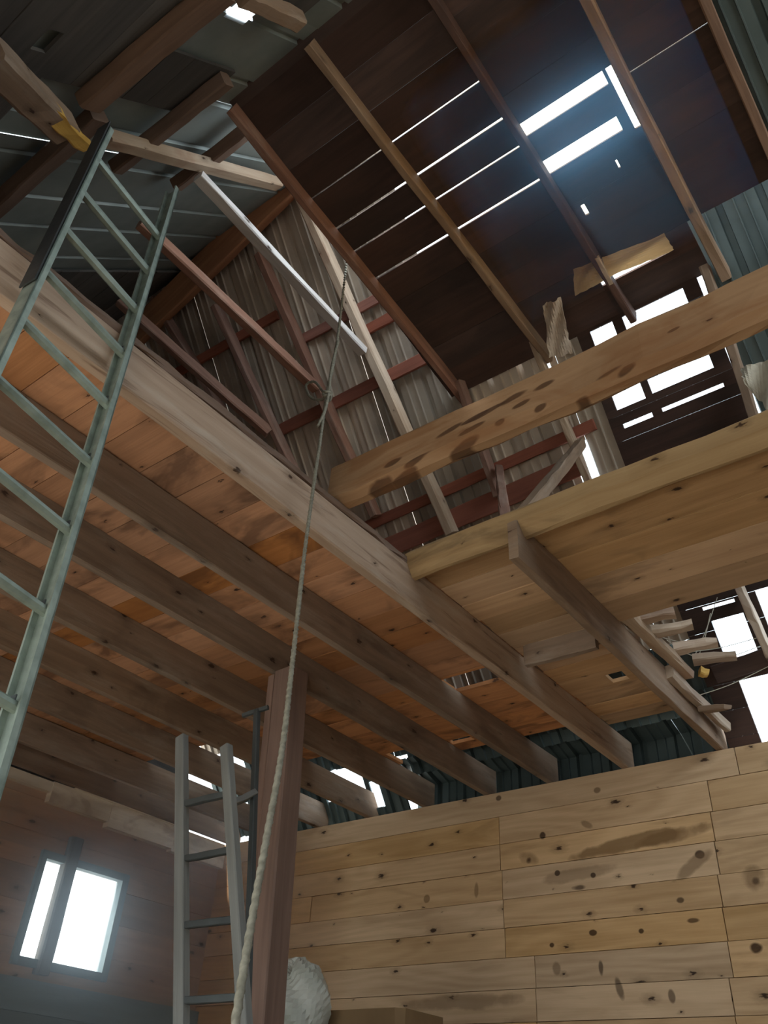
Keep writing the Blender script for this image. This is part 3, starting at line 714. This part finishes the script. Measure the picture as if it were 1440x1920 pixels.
sheet('rag', 'ragged pale cloth hanging at the foot of the second collar tie', 'cloth', [Uh(1018,572,.15), Uh(1050,560,.15), Uh(1074,664,.16), Uh(1030,668,.2)], 'rag', amp=.06, seed=5)
sheet('rag', 'pale crumpled scrap lying on the loft edge beside the end of the rounded log beam', 'cloth', [Vector((-2.34,3.28,4.15)), Vector((-2.12,3.30,4.15)), Vector((-2.10,3.40,4.25)), Vector((-2.32,3.42,4.24))], 'rag', amp=.06, seed=8)
sheet('cobweb_sheet', 'grey dusty cobweb drooping at the right edge of the photo, above the log beam', 'cobweb', [Lh(1388,690,.3), Lh(1455,668,.3), Lh(1455,790,.34), Lh(1400,720,.3)], 'web', amp=.08, seed=9)

# broken board ends heaped along the short joist
rnd = random.Random(4)
jx = lambda px, py: onZ(px, py, FZ)
GD = 'splintered board ends on the short joist'
lab = ['splintered pale board lying lengthwise on the short joist, topmost of the broken heap', 'long splintered board lying lower down the short joist, below the broken heap',
       'notched broken board end nearest the boarded loft floor', 'second notched broken board end from the boarded loft floor', 'third notched broken board end from the boarded loft floor', 'lowest notched broken board end of the heap, cobwebs hanging from it']
def splinter(label, p, q, w, d, n=6, mat='pale'):
    mb = MB(); mb.bar(p, q, w, d, (0,0,1), seg=n, jit=.009, ch=.2, taper=.75); tag(mb.build('broken_board', mat, origin=(p+q)/2), label, 'board', GD)
splinter(lab[0], Vector((-1.60,4.25,4.15)), Vector((-1.55,5.15,4.10)), .10, .07)
splinter(lab[1], Vector((-1.62,4.95,4.06)), Vector((-1.56,5.85,4.0)), .07, .09)
for k, (x, y) in enumerate(((-1.48,4.42),(-1.44,4.60),(-1.40,4.92),(-1.36,5.15))):
    splinter(lab[2+k], Vector((x-.14, y-.02, 4.15+.012*k)), Vector((x+.12, y+.05, 4.17+rnd.uniform(0,.03))), .10, .06, 4)
splinter('small yellowish block of wood caught in the cobwebs right of the broken heap', L.hit(1312,1258,.35), L.hit(1328,1262,.33), .07, .06, 2, 'yellow')
splinter('short board end poking out at the foot of the broken heap', onY(1318,1330,5.4), onY(1365,1325,5.3), .09, .04, 3, 'joist')
wb = empty('cobweb', L.hit(1330,1230,.4), 'dusty cobweb strands stretched from the broken heap to the clear roof panels', 'cobweb')
for (a, c, da, dc) in [((1240,1195),(1340,1210),.5,.1), ((1270,1225),(1420,1196),.5,.05), ((1300,1235),(1345,1120),.4,.1), ((1290,1310),(1440,1250),.5,.05), ((1250,1200),(1300,1230),.6,.4), ((1332,1150),(1310,1230),.2,.4), ((1320,1240),(1440,1205),.4,.1)]:
    p, q = L.hit(*a, da), L.hit(*c, dc); mid = (p+q)/2 + Vector((0,0,-.02))
    MB().tube(curve([p, mid, q], 6), .0028, 5).build('strand', 'web', wb)

# ------------------------------------------------------------------ bundle and stack behind the post
c0 = onY(655, 1893, 4.25); 
bx = MB(); zt = c0.z
xa, xb = onY(606,1880,4.25).x, onY(752,1895,4.25).x
ob = MB().bar(((xa+xb)/2, 4.47, 0), ((xa+xb)/2, 4.47, zt), abs(xb-xa), .45, (0,1,0), seg=8, jit=.012, ch=.08)
tag(ob.build('stack', 'box', origin=((xa+xb)/2,4.45,0)), 'dark brown stack in front of the pine wall, right of the plastic bundle', 'stack')
def lump(name, label, cat, c, rx, ry, rz, mat, seed, bag=True):
    rnd = random.Random(seed); mb = MB(); n, k = 40, 28; g = {}
    ph_ = [(rnd.uniform(1,6), rnd.uniform(1,6), rnd.uniform(0,6), rnd.uniform(.3,1)) for _ in range(7)]
    for i in range(n):
        for j in range(k+1):
            a, e = 2*math.pi*i/n, -math.pi/2 + math.pi*j/k
            r = 1 + .13*sum(w*math.sin(round(x)*a + y*e + q) for x, y, q, w in ph_)/2 + .10*sum(w*abs(math.sin(round(x*1.7)*a + 2.3*y*e + q)) for x, y, q, w in ph_)/2 - .1 + rnd.uniform(-.012,.012)
            g[i,j] = Vector(c) + Vector((rx*math.cos(e)*math.cos(a)*r, ry*math.cos(e)*math.sin(a)*r, rz*math.sin(e)*r))
    for i in range(n):
        for j in range(k): mb.quad([g[i,j],g[(i+1)%n,j],g[(i+1)%n,j+1],g[i,j+1]], [(0,0),(1,0),(1,1),(0,1)], (.5,.5,.5))
    o = mb.build(name, mat, smooth=False, origin=c); return tag(o, label, cat)
cb = onY(558, 1888, 4.1)
lump('plastic_bundle', 'crumpled pale plastic bundle right of the foot of the dark red post', 'bundle', cb, .19, .15, .23, 'bag', 11)
b = MB().bar((cb.x, 4.1, 0), (cb.x, 4.1, cb.z-.22), .26, .30, (0,1,0), seg=6, jit=.006); tag(b.build('crate', 'box', origin=(cb.x,4.1,0)), 'brown crate under the crumpled plastic bundle, below the photo edge', 'crate')

# ------------------------------------------------------------------ light
w = bpy.data.worlds.new('world'); bpy.context.scene.world = w; w.use_nodes = True
t = w.node_tree; t.nodes.clear(); g = G(t)
bg = g.n('ShaderNodeBackground'); bg.inputs[0].default_value = (.80, .92, 1.0, 1); bg.inputs[1].default_value = 3.0
out = g.n('ShaderNodeOutputWorld'); g.l(bg.outputs[0], out.inputs[0])
def portal(name, c, xd, yd, sx, sy):
    l = bpy.data.lights.new(name, 'AREA'); l.shape = 'RECTANGLE'; l.size = sx; l.size_y = sy; l.cycles.is_portal = True
    o = bpy.data.objects.new(name, l); C.objects.link(o)
    xd, yd = Vector(xd).normalized(), Vector(yd).normalized(); zd = xd.cross(yd)
    mm = Matrix((xd, yd, zd)).transposed().to_4x4(); mm.translation = Vector(c); o.matrix_world = mm
portal('doorway_daylight', (-1.45, -1.48, 1.32), (1,0,0), (0,0,1), 6.7, 2.66)
portal('window_daylight', (XL-.1, 4.4, 2.92), (0,1,0), (0,0,1), .95, .9)
portal('slot_daylight', (-1.6, 2.6, 7.2), (0,1,0), (1,0,0), 1.6, 2.6)
sun = bpy.data.lights.new('sun', 'SUN'); sun.energy = 5.0; sun.angle = math.radians(3); sun.color = (1, .95, .86)
so = bpy.data.objects.new('sun', sun); C.objects.link(so); so.rotation_euler = Vector((.22, .56, -.8)).to_track_quat('-Z', 'Y').to_euler()

# haze volumes added to imitate the blue glare at window and slots
def haze(name, lo, hi, dens, col, g_, label, pl=None):
    m_, t_ = nt('glare_volume'); gg = G(t_)
    vs = gg.n('ShaderNodeVolumeScatter'); vs.inputs['Color'].default_value = (*col, 1); vs.inputs['Density'].default_value = dens; vs.inputs['Anisotropy'].default_value = g_
    oo = gg.n('ShaderNodeOutputMaterial'); gg.l(vs.outputs[0], oo.inputs['Volume'])
    mb = MB(); lo, hi = Vector(lo), Vector(hi); d = hi-lo
    if pl is None: mb.box(lo, (d.x,0,0), (0,d.y,0), (0,0,d.z))
    else: mb.box(pl.P(lo.x, lo.y, lo.z), pl.ex*d.x, pl.et*d.y, pl.n*d.z)
    o = mb.build(name, m_); o['kind'] = 'stuff'; tag(o, label, 'haze'); return o
HZ = 1
if HZ:
    haze('glare_haze', (-6.62,2.3,.05), (-4.9,5.80,3.55), .30, (.68,.87,1.0), .78, 'bluish haze added to imitate the glare in front of the left window')
    haze('glare_haze', (-1.62,2.05,.012), (-.08,3.62,.75), .75, (.17,.47,1.0), .55, 'bluish haze added to imitate the glare under the two bright slots in the dark ceiling boards', U)
sc = bpy.context.scene
sc.view_settings.view_transform = 'Standard'; sc.view_settings.look = 'None'; sc.view_settings.gamma = 1; sc.view_settings.exposure = .55
try: sc.view_settings.use_curve_mapping = False
except Exception: pass
sc.cycles.max_bounces = 10; sc.cycles.diffuse_bounces = 6; sc.cycles.transparent_max_bounces = 12
sc.cycles.use_denoising = True
